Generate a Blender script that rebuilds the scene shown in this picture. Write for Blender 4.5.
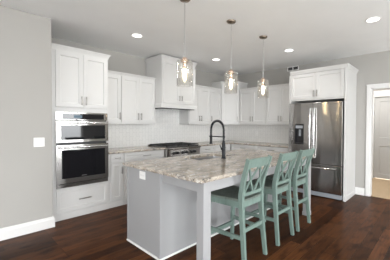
import bpy, bmesh, math, random
from mathutils import Vector, Matrix
random.seed(7)
SC = bpy.context.scene
COL = SC.collection
for o in list(bpy.data.objects):
    bpy.data.objects.remove(o)

# ------------------------------------------------------------------ camera
F_PX, YAW, PITCH, ROLL = 246.87, 47.993, 1.107, 0.27
CAM_LOC = Vector((-5.422, -4.622, 1.365))
SHIFT_X_PX, SHIFT_Y_PX = 26.2, -0.603
def make_camera():
    y, p, ro = math.radians(YAW), math.radians(PITCH), math.radians(ROLL)
    fw = Vector((math.sin(y)*math.cos(p), math.cos(y)*math.cos(p), -math.sin(p)))
    r = Vector((math.cos(y), -math.sin(y), 0))
    u = r.cross(fw)
    r2 = r*math.cos(ro) + u*math.sin(ro)
    u2 = -r*math.sin(ro) + u*math.cos(ro)
    m = Matrix((r2, u2, -fw)).transposed().to_4x4()
    m.translation = CAM_LOC
    cd = bpy.data.cameras.new('camera')
    cd.sensor_width = 36.0
    cd.sensor_fit = 'HORIZONTAL'
    cd.lens = F_PX/390*36
    cd.shift_x = -SHIFT_X_PX/390
    cd.shift_y = SHIFT_Y_PX/390
    cd.clip_start = 0.05
    c = bpy.data.objects.new('camera', cd)
    COL.objects.link(c)
    c.matrix_world = m
    SC.camera = c
make_camera()

# ------------------------------------------------------------------ view, sky, daylight
SC.view_settings.view_transform = 'Standard'
SC.view_settings.look = 'None'
SC.view_settings.gamma = 1.0
SC.view_settings.use_curve_mapping = False
SC.view_settings.exposure = 0.02
SC.cycles.max_bounces = 10
SC.cycles.diffuse_bounces = 6
SC.cycles.transparent_max_bounces = 12
SC.cycles.sample_clamp_indirect = 4.0
SC.cycles.use_denoising = True
W = bpy.data.worlds.new('sky')
SC.world = W
W.use_nodes = True
# bright sky above, made-up bright ground below the horizon to light the ceiling
SKY, GROUND_GLOW = 13.0, 9.0
_t = W.node_tree
_tc = _t.nodes.new('ShaderNodeTexCoord')
_sp = _t.nodes.new('ShaderNodeSeparateXYZ')
_t.links.new(_tc.outputs['Generated'], _sp.inputs[0])
_mr = _t.nodes.new('ShaderNodeMapRange')
_mr.inputs[1].default_value, _mr.inputs[2].default_value = -.06, .04
_mr.inputs[3].default_value, _mr.inputs[4].default_value = GROUND_GLOW, SKY
_t.links.new(_sp.outputs[2], _mr.inputs[0])
_t.links.new(_mr.outputs[0], _t.nodes['Background'].inputs[1])
_t.nodes['Background'].inputs[0].default_value = (0.95, 0.98, 1.0, 1)

SOUTH, WEST = -8.6, -8.8          # walls behind the camera
WIN_S = [(-8.0, -5.0), (-4.4, -1.4)]     # two unseen windows added in the south wall for daylight (x ranges), z 0.1-2.35
WIN_W = [(-7.8, -6.4), (-5.0, -3.0)]     # two unseen windows added in the west wall for side light (y ranges), z 0.5-2.35
def portal(name, loc, rot, sx, sy):
    l = bpy.data.lights.new(name, 'AREA')
    l.shape = 'RECTANGLE'
    l.size, l.size_y = sx, sy
    l.cycles.is_portal = True
    o = bpy.data.objects.new(name, l)
    COL.objects.link(o)
    o.location = loc
    o.rotation_euler = rot
for a, b in WIN_S:
    portal('daylight', ((a+b)/2, SOUTH-.01, 1.225), (math.radians(90), 0, 0), b-a, 2.25)
for a, b in WIN_W:
    portal('daylight', (WEST-.01, (a+b)/2, 1.425), (math.radians(90), 0, math.radians(-90)), b-a, 1.85)
CAN_POWER = 3.5
BULB = 2.6

# ------------------------------------------------------------------ materials
def new_mat(name):
    m = bpy.data.materials.new(name)
    m.use_nodes = True
    return m, m.node_tree, m.node_tree.nodes['Principled BSDF']
def paint(name, col, rough=.45, spec=.5, bump=0.0, bscale=60):
    m, t, b = new_mat(name)
    n = t.nodes.new('ShaderNodeTexNoise')
    n.inputs['Scale'].default_value = 3.0
    n.inputs['Detail'].default_value = 3
    tc = t.nodes.new('ShaderNodeTexCoord')
    t.links.new(tc.outputs['Object'], n.inputs['Vector'])
    mx = t.nodes.new('ShaderNodeMixRGB')
    mx.inputs[1].default_value = (*[c*.97 for c in col], 1)
    mx.inputs[2].default_value = (*[min(1, c*1.03) for c in col], 1)
    t.links.new(n.outputs['Fac'], mx.inputs[0])
    t.links.new(mx.outputs[0], b.inputs['Base Color'])
    b.inputs['Roughness'].default_value = rough
    b.inputs['Specular IOR Level'].default_value = spec
    if bump:
        n2 = t.nodes.new('ShaderNodeTexNoise')
        n2.inputs['Scale'].default_value = bscale
        t.links.new(tc.outputs['Object'], n2.inputs['Vector'])
        bp = t.nodes.new('ShaderNodeBump')
        bp.inputs['Strength'].default_value = bump
        bp.inputs['Distance'].default_value = .01
        t.links.new(n2.outputs['Fac'], bp.inputs['Height'])
        t.links.new(bp.outputs[0], b.inputs['Normal'])
    return m
def metal(name, col, rough, aniso=0.0, rot=.25):
    m, t, b = new_mat(name)
    b.inputs['Base Color'].default_value = (*col, 1)
    b.inputs['Metallic'].default_value = 1
    b.inputs['Roughness'].default_value = rough
    if aniso:
        tg = t.nodes.new('ShaderNodeTangent')
        tg.direction_type = 'RADIAL'
        tg.axis = 'Z'
        t.links.new(tg.outputs[0], b.inputs['Tangent'])
        b.inputs['Anisotropic'].default_value = aniso
        b.inputs['Anisotropic Rotation'].default_value = rot
        tc = t.nodes.new('ShaderNodeTexCoord')
        mp = t.nodes.new('ShaderNodeMapping')
        mp.inputs['Scale'].default_value = (30, 30, 900)
        n = t.nodes.new('ShaderNodeTexNoise')
        n.inputs['Scale'].default_value = 1
        t.links.new(tc.outputs['Object'], mp.inputs[0])
        t.links.new(mp.outputs[0], n.inputs['Vector'])
        r = t.nodes.new('ShaderNodeMapRange')
        r.inputs[3].default_value = rough*.85
        r.inputs[4].default_value = rough*1.15
        t.links.new(n.outputs['Fac'], r.inputs[0])
        t.links.new(r.outputs[0], b.inputs['Roughness'])
        mp2 = t.nodes.new('ShaderNodeMapping')
        mp2.inputs['Scale'].default_value = (5, 5, 1.6)
        n2 = t.nodes.new('ShaderNodeTexNoise')
        n2.inputs['Scale'].default_value = 1
        n2.inputs['Detail'].default_value = 1
        t.links.new(tc.outputs['Object'], mp2.inputs[0])
        t.links.new(mp2.outputs[0], n2.inputs['Vector'])
        bp = t.nodes.new('ShaderNodeBump')
        bp.inputs['Strength'].default_value = .25
        bp.inputs['Distance'].default_value = .02
        t.links.new(n2.outputs['Fac'], bp.inputs['Height'])
        t.links.new(bp.outputs[0], b.inputs['Normal'])
    return m
def plain(name, col, rough=.4, spec=.5, coat=0):
    m, t, b = new_mat(name)
    b.inputs['Base Color'].default_value = (*col, 1)
    b.inputs['Roughness'].default_value = rough
    b.inputs['Specular IOR Level'].default_value = spec
    b.inputs['Coat Weight'].default_value = coat
    return m
def emit(name, col, s):
    m = bpy.data.materials.new(name)
    m.use_nodes = True
    t = m.node_tree
    t.nodes.clear()
    e = t.nodes.new('ShaderNodeEmission')
    e.inputs[0].default_value = (*col, 1)
    e.inputs[1].default_value = s
    o = t.nodes.new('ShaderNodeOutputMaterial')
    t.links.new(e.outputs[0], o.inputs[0])
    return m
def thin_glass(name, tint=(1, 1, 1), base=.05, edge=.55):
    m = bpy.data.materials.new(name)
    m.use_nodes = True
    t = m.node_tree
    t.nodes.clear()
    tr = t.nodes.new('ShaderNodeBsdfTransparent')
    tr.inputs[0].default_value = (*tint, 1)
    gl = t.nodes.new('ShaderNodeBsdfGlossy')
    gl.inputs['Roughness'].default_value = .03
    lw = t.nodes.new('ShaderNodeLayerWeight')
    lw.inputs[0].default_value = .35
    mr = t.nodes.new('ShaderNodeMapRange')
    mr.inputs[3].default_value = base
    mr.inputs[4].default_value = edge
    mx = t.nodes.new('ShaderNodeMixShader')
    o = t.nodes.new('ShaderNodeOutputMaterial')
    t.links.new(lw.outputs['Facing'], mr.inputs[0])
    t.links.new(mr.outputs[0], mx.inputs[0])
    # faint white haze mixed into the glass to suggest the bulb's glow
    tl = t.nodes.new('ShaderNodeBsdfTranslucent')
    tl.inputs[0].default_value = (.95, .95, .94, 1)
    df = t.nodes.new('ShaderNodeBsdfDiffuse')
    df.inputs[0].default_value = (.95, .95, .94, 1)
    sc = t.nodes.new('ShaderNodeMixShader')
    sc.inputs[0].default_value = .5
    t.links.new(tl.outputs[0], sc.inputs[1])
    t.links.new(df.outputs[0], sc.inputs[2])
    m2 = t.nodes.new('ShaderNodeMixShader')
    m2.inputs[0].default_value = .014
    t.links.new(tr.outputs[0], m2.inputs[1])
    t.links.new(sc.outputs[0], m2.inputs[2])
    t.links.new(m2.outputs[0], mx.inputs[1])
    t.links.new(gl.outputs[0], mx.inputs[2])
    t.links.new(mx.outputs[0], o.inputs[0])
    return m
def glow_glass(name, col, s):
    """lit bulb envelope: see-through glass that gives off a soft glow"""
    m = bpy.data.materials.new(name)
    m.use_nodes = True
    t = m.node_tree
    t.nodes.clear()
    tr = t.nodes.new('ShaderNodeBsdfTransparent')
    e = t.nodes.new('ShaderNodeEmission')
    e.inputs[0].default_value = (*col, 1)
    e.inputs[1].default_value = s
    mx = t.nodes.new('ShaderNodeMixShader')
    mx.inputs[0].default_value = .4
    o = t.nodes.new('ShaderNodeOutputMaterial')
    t.links.new(tr.outputs[0], mx.inputs[1])
    t.links.new(e.outputs[0], mx.inputs[2])
    t.links.new(mx.outputs[0], o.inputs[0])
    return m
def ramp(t, src, stops):
    r = t.nodes.new('ShaderNodeValToRGB')
    e = r.color_ramp.elements
    while len(e) < len(stops):
        e.new(.5)
    for k, (p, c) in enumerate(stops):
        e[k].position = p
        e[k].color = (*c, 1) if len(c) == 3 else c
    t.links.new(src, r.inputs[0])
    return r.outputs[0]
def mixc(t, mode, fac, a, b):
    m = t.nodes.new('ShaderNodeMixRGB')
    m.blend_type = mode
    if isinstance(fac, (int, float)):
        m.inputs[0].default_value = fac
    else:
        t.links.new(fac, m.inputs[0])
    for i, v in ((1, a), (2, b)):
        if isinstance(v, tuple):
            m.inputs[i].default_value = (*v, 1)
        else:
            t.links.new(v, m.inputs[i])
    return m.outputs[0]
def noise(t, vec, scale, detail=4, rough=.6):
    n = t.nodes.new('ShaderNodeTexNoise')
    n.inputs['Scale'].default_value = scale
    n.inputs['Detail'].default_value = detail
    n.inputs['Roughness'].default_value = rough
    t.links.new(vec, n.inputs['Vector'])
    return n.outputs['Fac']
def mapping(t, scale=(1, 1, 1), rot=(0, 0, 0), loc=(0, 0, 0)):
    tc = t.nodes.new('ShaderNodeTexCoord')
    mp = t.nodes.new('ShaderNodeMapping')
    mp.inputs['Scale'].default_value = scale
    mp.inputs['Rotation'].default_value = rot
    mp.inputs['Location'].default_value = loc
    t.links.new(tc.outputs['Object'], mp.inputs[0])
    return mp.outputs[0]
def brick(t, vec, c1, c2, mort, w, h, ms, off=.5, freq=2):
    b = t.nodes.new('ShaderNodeTexBrick')
    b.offset = off
    b.offset_frequency = freq
    b.inputs['Color1'].default_value = (*c1, 1)
    b.inputs['Color2'].default_value = (*c2, 1)
    b.inputs['Mortar'].default_value = (*mort, 1)
    b.inputs['Scale'].default_value = 1
    b.inputs['Mortar Size'].default_value = ms
    b.inputs['Mortar Smooth'].default_value = .1
    b.inputs['Brick Width'].default_value = w
    b.inputs['Row Height'].default_value = h
    t.links.new(vec, b.inputs['Vector'])
    return b
def floor_mat():
    m, t, b = new_mat('hardwood_planks')
    v = mapping(t)
    br = brick(t, v, (.034, .0125, .0048), (.118, .044, .016), (.005, .003, .002), 1.15, .127, .0022, .37, 3)
    g = noise(t, mapping(t, (2.2, 28, 1)), 1.6, 6, .65)
    c = mixc(t, 'MULTIPLY', .75, br.outputs['Color'], ramp(t, g, [(.28, (.34, .30, .28)), (.62, (1.2, 1.15, 1.1))]))
    k = noise(t, mapping(t, (3.2, 8, 1)), 1.3, 3, .5)
    c = mixc(t, 'MULTIPLY', .8, c, ramp(t, k, [(.33, (.22, .20, .20)), (.50, (1, 1, 1))]))
    k2 = noise(t, mapping(t, (.9, 1.6, 1)), 1.1, 2, .5)
    c = mixc(t, 'MIX', ramp(t, k2, [(.45, (0, 0, 0)), (.75, (.5, .5, .5))]), c, (.085, .034, .014))
    t.links.new(c, b.inputs['Base Color'])
    rr = t.nodes.new('ShaderNodeMapRange')
    rr.inputs[3].default_value = .26
    rr.inputs[4].default_value = .42
    t.links.new(g, rr.inputs[0])
    t.links.new(rr.outputs[0], b.inputs['Roughness'])
    b.inputs['Specular IOR Level'].default_value = .06
    bp = t.nodes.new('ShaderNodeBump')
    bp.inputs['Strength'].default_value = .25
    bp.inputs['Distance'].default_value = .004
    hh = mixc(t, 'MULTIPLY', 1, ramp(t, br.outputs['Fac'], [(0, (1, 1, 1)), (1, (0, 0, 0))]), noise(t, mapping(t, (1.5, 9, 1)), 2, 2))
    t.links.new(hh, bp.inputs['Height'])
    t.links.new(bp.outputs[0], b.inputs['Normal'])
    return m
def granite_mat():
    m, t, b = new_mat('granite')
    big = noise(t, mapping(t, (.7, 1.3, 1), (0, 0, .25)), 4.5, 6, .65)
    c = ramp(t, big, [(.32, (.24, .195, .155)), (.46, (.39, .335, .275)), (.58, (.51, .45, .38)), (.72, (.60, .56, .50))])
    v2 = mapping(t)
    wh = noise(t, mapping(t, loc=(3, 5, 1)), 17, 5, .75)
    c = mixc(t, 'MIX', ramp(t, wh, [(.57, (0, 0, 0)), (.64, (.9, .9, .9))]), c, (.80, .785, .755))
    gr = noise(t, mapping(t, loc=(9, 1, 4)), 11, 5, .75)
    c = mixc(t, 'MIX', ramp(t, gr, [(.53, (0, 0, 0)), (.62, (.85, .85, .85))]), c, (.27, .25, .235))
    sp = noise(t, v2, 19, 5, .78)
    c = mixc(t, 'MIX', ramp(t, sp, [(.37, (.95, .95, .95)), (.44, (0, 0, 0))]), c, (.06, .057, .055))
    t.links.new(c, b.inputs['Base Color'])
    b.inputs['Roughness'].default_value = .16
    return m
def tile_mat():
    m, t, b = new_mat('picket_tile')
    # rows become columns: texture x runs up the wall
    tc = t.nodes.new('ShaderNodeTexCoord')
    sx = t.nodes.new('ShaderNodeSeparateXYZ')
    t.links.new(tc.outputs['Object'], sx.inputs[0])
    ad = t.nodes.new('ShaderNodeMath')
    t.links.new(sx.outputs[0], ad.inputs[0])
    t.links.new(sx.outputs[1], ad.inputs[1])
    # zigzag sides of the picket tiles
    zz = t.nodes.new('ShaderNodeMath')
    zz.operation = 'PINGPONG'
    t.links.new(sx.outputs[2], zz.inputs[0])
    zz.inputs[1].default_value = .04
    z2 = t.nodes.new('ShaderNodeMath')
    z2.operation = 'MULTIPLY'
    t.links.new(zz.outputs[0], z2.inputs[0])
    z2.inputs[1].default_value = .45
    a2 = t.nodes.new('ShaderNodeMath')
    t.links.new(ad.outputs[0], a2.inputs[0])
    t.links.new(z2.outputs[0], a2.inputs[1])
    cb = t.nodes.new('ShaderNodeCombineXYZ')
    t.links.new(sx.outputs[2], cb.inputs[0])
    t.links.new(a2.outputs[0], cb.inputs[1])
    br = brick(t, cb.outputs[0], (.84, .835, .82), (.81, .805, .79), (.70, .70, .69), .16, .07, .003)
    t.links.new(br.outputs['Color'], b.inputs['Base Color'])
    b.inputs['Roughness'].default_value = .22
    bp = t.nodes.new('ShaderNodeBump')
    bp.inputs['Strength'].default_value = .4
    bp.inputs['Distance'].default_value = .003
    bp.invert = True
    t.links.new(br.outputs['Fac'], bp.inputs['Height'])
    t.links.new(bp.outputs[0], b.inputs['Normal'])
    return m
def worn_mat(name, base, worn, dark, amt=.35):
    m, t, b = new_mat(name)
    n = noise(t, mapping(t, (6, 6, 2)), 4, 5, .65)
    c = mixc(t, 'MIX', ramp(t, n, [(.3, (amt,)*3), (.55, (0, 0, 0))]), base, worn)
    n2 = noise(t, mapping(t, (40, 40, 6)), 1.2, 3, .6)
    c = mixc(t, 'MIX', ramp(t, n2, [(.28, (.6, .6, .6)), (.42, (0, 0, 0))]), c, dark)
    t.links.new(c, b.inputs['Base Color'])
    b.inputs['Roughness'].default_value = .5
    return m
def carpet_mat():
    m, t, b = new_mat('tan_carpet')
    n = noise(t, mapping(t), 90, 4, .7)
    t.links.new(ramp(t, n, [(.3, (.36, .26, .16)), (.7, (.54, .41, .27))]), b.inputs['Base Color'])
    b.inputs['Roughness'].default_value = .95
    return m

M = dict(
    wall=paint('wall_paint', (.425, .412, .390), .75, .3, .05, 120),
    ceil=paint('ceiling_paint', (.90, .905, .905), .85, .2, .08, 90),
    white=paint('cabinet_white', (.66, .655, .645), .38, .5),
    trim=paint('trim_white', (.77, .765, .755), .38, .5),
    shoe=paint('shoe_white', (.80, .795, .78), .4, .5),
    grey=paint('island_grey', (.345, .345, .352), .42, .5),
    door=paint('door_grey', (.50, .50, .49), .5, .4),
    floor=floor_mat(), granite=granite_mat(), tile=tile_mat(), pale=paint('pale_bounce_floor', (.62, .60, .56), .95, .1, .3, 200), carpet=carpet_mat(),  # the pale floor paint is an added reflector behind the camera
    steel=metal('stainless', (.47, .455, .44), .17, .95),
    steel2=metal('polished_steel', (.75, .75, .75), .16),
    steeld=metal('dark_steel', (.32, .32, .33), .35),
    sinksteel=metal('satin_sink_steel', (.40, .40, .41), .30),
    nickel=metal('brushed_nickel', (.36, .345, .33), .32),
    bronze=metal('aged_bronze', (.28, .23, .18), .38),
    copper=metal('copper', (.80, .60, .48), .22),
    blackglass=plain('black_glass', (.006, .006, .008), .04, .6),
    black=plain('black_enamel', (.012, .012, .014), .35),
    iron=plain('cast_iron', (.018, .018, .018), .55),
    rubber=plain('dark_void', (.02, .02, .02), .8),
    matteblack=plain('matte_black', (.008, .009, .012), .36, .3),
    plastic=plain('white_plastic', (.86, .855, .84), .35),
    greyplastic=plain('grey_plastic', (.32, .34, .37), .4),
    aqua=worn_mat('seafoam_paint', (.158, .222, .196), (.23, .305, .27), (.07, .115, .10)),
    seat=worn_mat('weathered_seat', (.14, .17, .15), (.23, .27, .24), (.035, .045, .04), .6),
    glass=thin_glass('clear_glass', (.995, .995, .99), .06, .5),
    bulbglass=glow_glass('glowing_bulb', (1, .84, .62), BULB),
    filament=emit('filament_glow', (1, .75, .42), BULB*40),
    can=emit('downlight_lens', (1, .97, .93), 5.0),
    display=emit('display_glow', (.5, .7, .85), .35),
)

# ------------------------------------------------------------------ mesh helpers
def B():
    return bmesh.new()
def box(bm, x0, x1, y0, y1, z0, z1, bev=0.0):
    g = bmesh.ops.create_cube(bm, size=1)
    vs = g['verts']
    for v in vs:
        v.co = Vector(((x0+x1)/2 + v.co.x*(x1-x0), (y0+y1)/2 + v.co.y*(y1-y0), (z0+z1)/2 + v.co.z*(z1-z0)))
    if bev:
        es = list({e for v in vs for e in v.link_edges})
        bmesh.ops.bevel(bm, geom=es, offset=bev, segments=2, affect='EDGES', profile=.5)
    return bm
def sweep(bm, pts, w, d, side=None, caps=True, taper=None):
    """rectangular (w along side, d across) section along a polyline"""
    pts = [Vector(p) for p in pts]
    rings = []
    for i, p in enumerate(pts):
        a = pts[max(0, i-1)]
        b = pts[min(len(pts)-1, i+1)]
        t = (b-a).normalized()
        s = Vector(side) if side else (Vector((1, 0, 0)) if abs(t.z) > .8 else Vector((0, 0, 1)).cross(t))
        s = (s - t*s.dot(t)).normalized()
        n = t.cross(s)
        k = taper[i] if taper else 1
        rings.append([bm.verts.new(p + s*(w/2*k)*sx + n*(d/2*k)*sy) for sx, sy in ((-1, -1), (1, -1), (1, 1), (-1, 1))])
    for i in range(len(rings)-1):
        for j in range(4):
            bm.faces.new((rings[i][j], rings[i][(j+1) % 4], rings[i+1][(j+1) % 4], rings[i+1][j]))
    if caps:
        bm.faces.new(rings[0][::-1])
        bm.faces.new(rings[-1])
    return bm
def tube(bm, pts, r, n=10, caps=True):
    pts = [Vector(p) for p in pts]
    rings = []
    ref = None
    for i, p in enumerate(pts):
        t = (pts[min(len(pts)-1, i+1)] - pts[max(0, i-1)]).normalized()
        if ref is None:
            ref = Vector((0, 0, 1)) if abs(t.z) < .9 else Vector((1, 0, 0))
        s = (ref - t*ref.dot(t)).normalized()
        ref = s
        u = t.cross(s)
        rr = r[i] if isinstance(r, (list, tuple)) else r
        rings.append([bm.verts.new(p + (s*math.cos(a) + u*math.sin(a))*rr) for a in [2*math.pi*k/n for k in range(n)]])
    for i in range(len(rings)-1):
        for j in range(n):
            bm.faces.new((rings[i][j], rings[i][(j+1) % n], rings[i+1][(j+1) % n], rings[i+1][j]))
    if caps:
        bm.faces.new(rings[0][::-1])
        bm.faces.new(rings[-1])
    return bm
def lathe(bm, prof, c=(0, 0, 0), n=28, closed=False):
    c = Vector(c)
    rings = []
    for r, z in prof:
        if r < 1e-5:
            rings.append([bm.verts.new(c + Vector((0, 0, z)))])
        else:
            rings.append([bm.verts.new(c + Vector((r*math.cos(2*math.pi*k/n), r*math.sin(2*math.pi*k/n), z))) for k in range(n)])
    for i in range(len(rings)-1):
        a, b = rings[i], rings[i+1]
        for j in range(n):
            k = (j+1) % n
            if len(a) == 1 and len(b) == 1:
                continue
            if len(a) == 1:
                bm.faces.new((a[0], b[k], b[j]))
            elif len(b) == 1:
                bm.faces.new((a[j], a[k], b[0]))
            else:
                bm.faces.new((a[j], a[k], b[k], b[j]))
    return bm
def profile_run(bm, path, prof):
    """sweep a (out, up) profile along a horizontal polyline; out is to the right of travel"""
    P = [Vector((p[0], p[1])) for p in path]
    z0 = path[0][2]
    rings = []
    for i, p in enumerate(P):
        def nrm(a, b):
            d = (b-a).normalized()
            return Vector((d.y, -d.x))
        if i == 0:
            m = nrm(P[0], P[1])
        elif i == len(P)-1:
            m = nrm(P[-2], P[-1])
        else:
            n1, n2 = nrm(P[i-1], p), nrm(p, P[i+1])
            m = n1+n2
            m = m/(m.dot(n1))
        rings.append([bm.verts.new((p.x + m.x*o, p.y + m.y*o, z0+u)) for o, u in prof])
    k = len(prof)
    for i in range(len(rings)-1):
        for j in range(k):
            bm.faces.new((rings[i][j], rings[i+1][j], rings[i+1][(j+1) % k], rings[i][(j+1) % k]))
    bm.faces.new(rings[0])
    bm.faces.new(rings[-1][::-1])
    return bm
def shaker(bm, x0, x1, z0, z1, yf, th=.02, rail=.058, rec=.013):
    """five-piece door: slab with a recessed centre panel, front at yf facing -y"""
    yb = yf+th
    a = [bm.verts.new(p) for p in ((x0, yb, z0), (x1, yb, z0), (x1, yb, z1), (x0, yb, z1))]
    f = [bm.verts.new(p) for p in ((x0, yf, z0), (x1, yf, z0), (x1, yf, z1), (x0, yf, z1))]
    r = min(rail, (x1-x0)*.3, (z1-z0)*.3)
    i = [bm.verts.new(p) for p in ((x0+r, yf, z0+r), (x1-r, yf, z0+r), (x1-r, yf, z1-r), (x0+r, yf, z1-r))]
    s = r+.006
    p_ = [bm.verts.new(p) for p in ((x0+s, yf+rec, z0+s), (x1-s, yf+rec, z0+s), (x1-s, yf+rec, z1-s), (x0+s, yf+rec, z1-s))]
    bm.faces.new(a[::-1])
    for k in range(4):
        j = (k+1) % 4
        bm.faces.new((a[k], a[j], f[j], f[k]))
        bm.faces.new((f[k], f[j], i[j], i[k]))
        bm.faces.new((i[k], i[j], p_[j], p_[k]))
    bm.faces.new(p_)
    return bm
def obj(name, bm, mat, parent=None, smooth=False):
    bmesh.ops.recalc_face_normals(bm, faces=bm.faces)
    me = bpy.data.meshes.new(name)
    bm.to_mesh(me)
    bm.free()
    me.materials.append(M[mat] if isinstance(mat, str) else mat)
    o = bpy.data.objects.new(name, me)
    COL.objects.link(o)
    if parent:
        o.parent = parent
    if smooth:
        for p in me.polygons:
            p.use_smooth = True
        if smooth != 'all':
            me.set_sharp_from_angle(angle=math.radians(40))
    return o
def tag(o, label, cat, group=None):
    o['label'] = label
    o['category'] = cat
    if group:
        o['group'] = group
    return o
def thing(name, label, cat, loc=(0, 0, 0), rz=0, group=None):
    o = bpy.data.objects.new(name, None)
    o.empty_display_size = .1
    COL.objects.link(o)
    o.location = loc
    o.rotation_euler = (0, 0, rz)
    return tag(o, label, cat, group)
def struct(name, bm, mat, smooth=False):
    o = obj(name, bm, mat, None, smooth)
    o['kind'] = 'structure'
    return o
def copy_tree(o, parent=None):
    c = o.copy()
    COL.objects.link(c)
    if parent:
        c.parent = parent
    for ch in list(o.children):
        copy_tree(ch, c)
    return c
R90 = math.radians(-90)

# ------------------------------------------------------------------ room shell
CEIL = 2.733
FX0, FX1, FY0, FY1 = WEST, 0.03, SOUTH, 0.0
struct('floor', box(B(), FX0-.2, FX1, -5.30, .2, -.1, 0), 'floor')
struct('floor_bounce', box(B(), FX0-.2, FX1, FY0-.2, -5.301, -.1, .004), 'pale')   # unseen pale floor, added to bounce daylight up to the ceiling
struct('ceiling', box(B(), FX0-.2, 3.0, FY0-.2, .2, CEIL, CEIL+.1), 'ceil')
struct('wall_north', box(B(), FX0-.2, .12, 0, .2, 0, CEIL), 'wall')
LW_Y, LW_X = -.797, -4.497
struct('wall_left', box(B(), FX0, LW_X, LW_Y, -.0005, 0, CEIL, .004), 'wall')
OP0, OP1, OPZ = -3.585, -4.50, 2.070          # doorway in the east wall
bm = B()
box(bm, 0, .12, OP0, 0, 0, CEIL)
box(bm, 0, .12, OP1, OP0, OPZ, CEIL)
box(bm, 0, .12, FY0-.2, OP1, 0, CEIL)
struct('wall_east', bm, 'wall')
# walls behind the camera with the windows added for daylight
bm = B()
xs = [FX0-.2, WIN_S[0][0], WIN_S[0][1], WIN_S[1][0], WIN_S[1][1], 0.0]
for k in (0, 2, 4):
    box(bm, xs[k], xs[k+1], SOUTH-.16, SOUTH, 0, CEIL)
for k in (1, 3):
    box(bm, xs[k], xs[k+1], SOUTH-.16, SOUTH, 0, .1)
    box(bm, xs[k], xs[k+1], SOUTH-.16, SOUTH, 2.35, CEIL)
struct('wall_south', bm, 'wall')
bm = B()
ys = [SOUTH, WIN_W[0][0], WIN_W[0][1], WIN_W[1][0], WIN_W[1][1], -.0]
for k in (0, 2, 4):
    box(bm, WEST-.16, WEST, ys[k], ys[k+1], 0, CEIL)
for k in (1, 3):
    box(bm, WEST-.16, WEST, ys[k], ys[k+1], 0, .5)
    box(bm, WEST-.16, WEST, ys[k], ys[k+1], 2.35, CEIL)
struct('wall_west', bm, 'wall')
for i, (a, b) in enumerate(WIN_S):
    bm = B()
    for x in (a, (a+b)/2-.03, b-.06):
        box(bm, x, x+.06, SOUTH-.10, SOUTH-.04, .1, 2.35)
    for z in (.1, 2.29):
        box(bm, a, b, SOUTH-.099, SOUTH-.041, z, z+.06)
    struct('window_%d' % (i+1), bm, 'trim')
for i, (a, b) in enumerate(WIN_W):
    bm = B()
    for y in (a, (a+b)/2-.03, b-.06):
        box(bm, WEST-.10, WEST-.04, y, y+.06, .5, 2.35)
    for z in (.5, 1.40, 2.29):
        box(bm, WEST-.099, WEST-.041, a, b, z, z+.06)
    struct('window_%d' % (i+3), bm, 'trim')
# baseboards
BASE = [(0, 0), (.018, 0), (.018, .105), (.012, .118), (.010, .135), (0, .14)]
SHOE = [(0, 0), (.014, 0), (.013, .008), (.009, .013), (0, .015)]
bm = B()
profile_run(bm, [(FX0, LW_Y, 0), (LW_X, LW_Y, 0), (LW_X, LW_Y+.135, 0)], BASE)
struct('baseboard_left', bm, 'trim')
bm = B()
profile_run(bm, [(0, -3.336, 0), (0, OP0+.080, 0)], BASE)
struct('baseboard_east', bm, 'trim')
bm = B()
profile_run(bm, [(0, OP1-.080, 0), (0, SOUTH, 0)], BASE)
struct('baseboard_right', bm, 'trim')
# doorway casing and jamb
bm = B()
CW = .07
for y0, y1 in ((OP0, OP0+CW), (OP1-CW, OP1)):
    box(bm, -.020, 0, y0, y1, 0, OPZ+CW, .003)
box(bm, -.020, 0, OP1, OP0, OPZ, OPZ+CW, .003)
box(bm, -.026, -.0195, OP1-CW-.008, OP0+CW+.008, OPZ+CW-.014, OPZ+CW+.004, .002)
box(bm, -.002, .122, OP0-.016, OP0, 0, OPZ)
box(bm, -.002, .122, OP1, OP1+.016, 0, OPZ)
box(bm, -.002, .122, OP1, OP0, OPZ-.016, OPZ)
struct('trim_1', bm, 'trim')
# the room beyond
HX = 1.90
struct('floor_beyond', box(B(), .031, 3.0, -5.8, -1.6, -.1, .006), 'carpet')
bm = B()
box(bm, HX, HX+.12, -3.30, -1.6, 0, CEIL)
box(bm, HX, HX+.12, -5.8, -4.12, 0, CEIL)
box(bm, HX, HX+.12, -4.12, -3.30, 2.09, CEIL)
box(bm, .12, HX+.12, -1.6, -1.5, 0, CEIL)
box(bm, .12, HX+.12, -5.9, -5.8, 0, CEIL)
struct('wall_beyond', bm, 'wall')
bm = B()
for y0, y1 in ((-3.30, -3.225), (-4.195, -4.12)):
    box(bm, HX-.018, HX, y0, y1, .006, 2.165, .003)
box(bm, HX-.018, HX, -4.12, -3.30, 2.09, 2.165, .003)
box(bm, HX-.024, HX, -4.20, -3.22, 2.165, 2.24, .003)
struct('trim_2', bm, 'trim')
# the grey panelled door in the far room
bm = B()
def door_slab(bm, w, h):
    shaker(bm, 0, w, 0, h*.45, 0, .036, .11, .010)
    shaker(bm, 0, w, h*.45, h, 0, .036, .11, .010)
    return bm
d = struct('door_1', door_slab(bm, .81, 2.065), 'door')
d.location = (HX+.03, -3.305, .018)
d.rotation_euler = (0, 0, R90)
k = obj('door_knob', lathe(B(), [(0, 0), (.026, .002), (.026, .008), (.010, .012), (.010, .035), (.026, .045), (.028, .058), (.018, .070), (0, .072)], n=20), 'nickel', d, True)
k.rotation_euler = (math.radians(90), 0, 0)
k.location = (.745, 0, .95)

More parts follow.
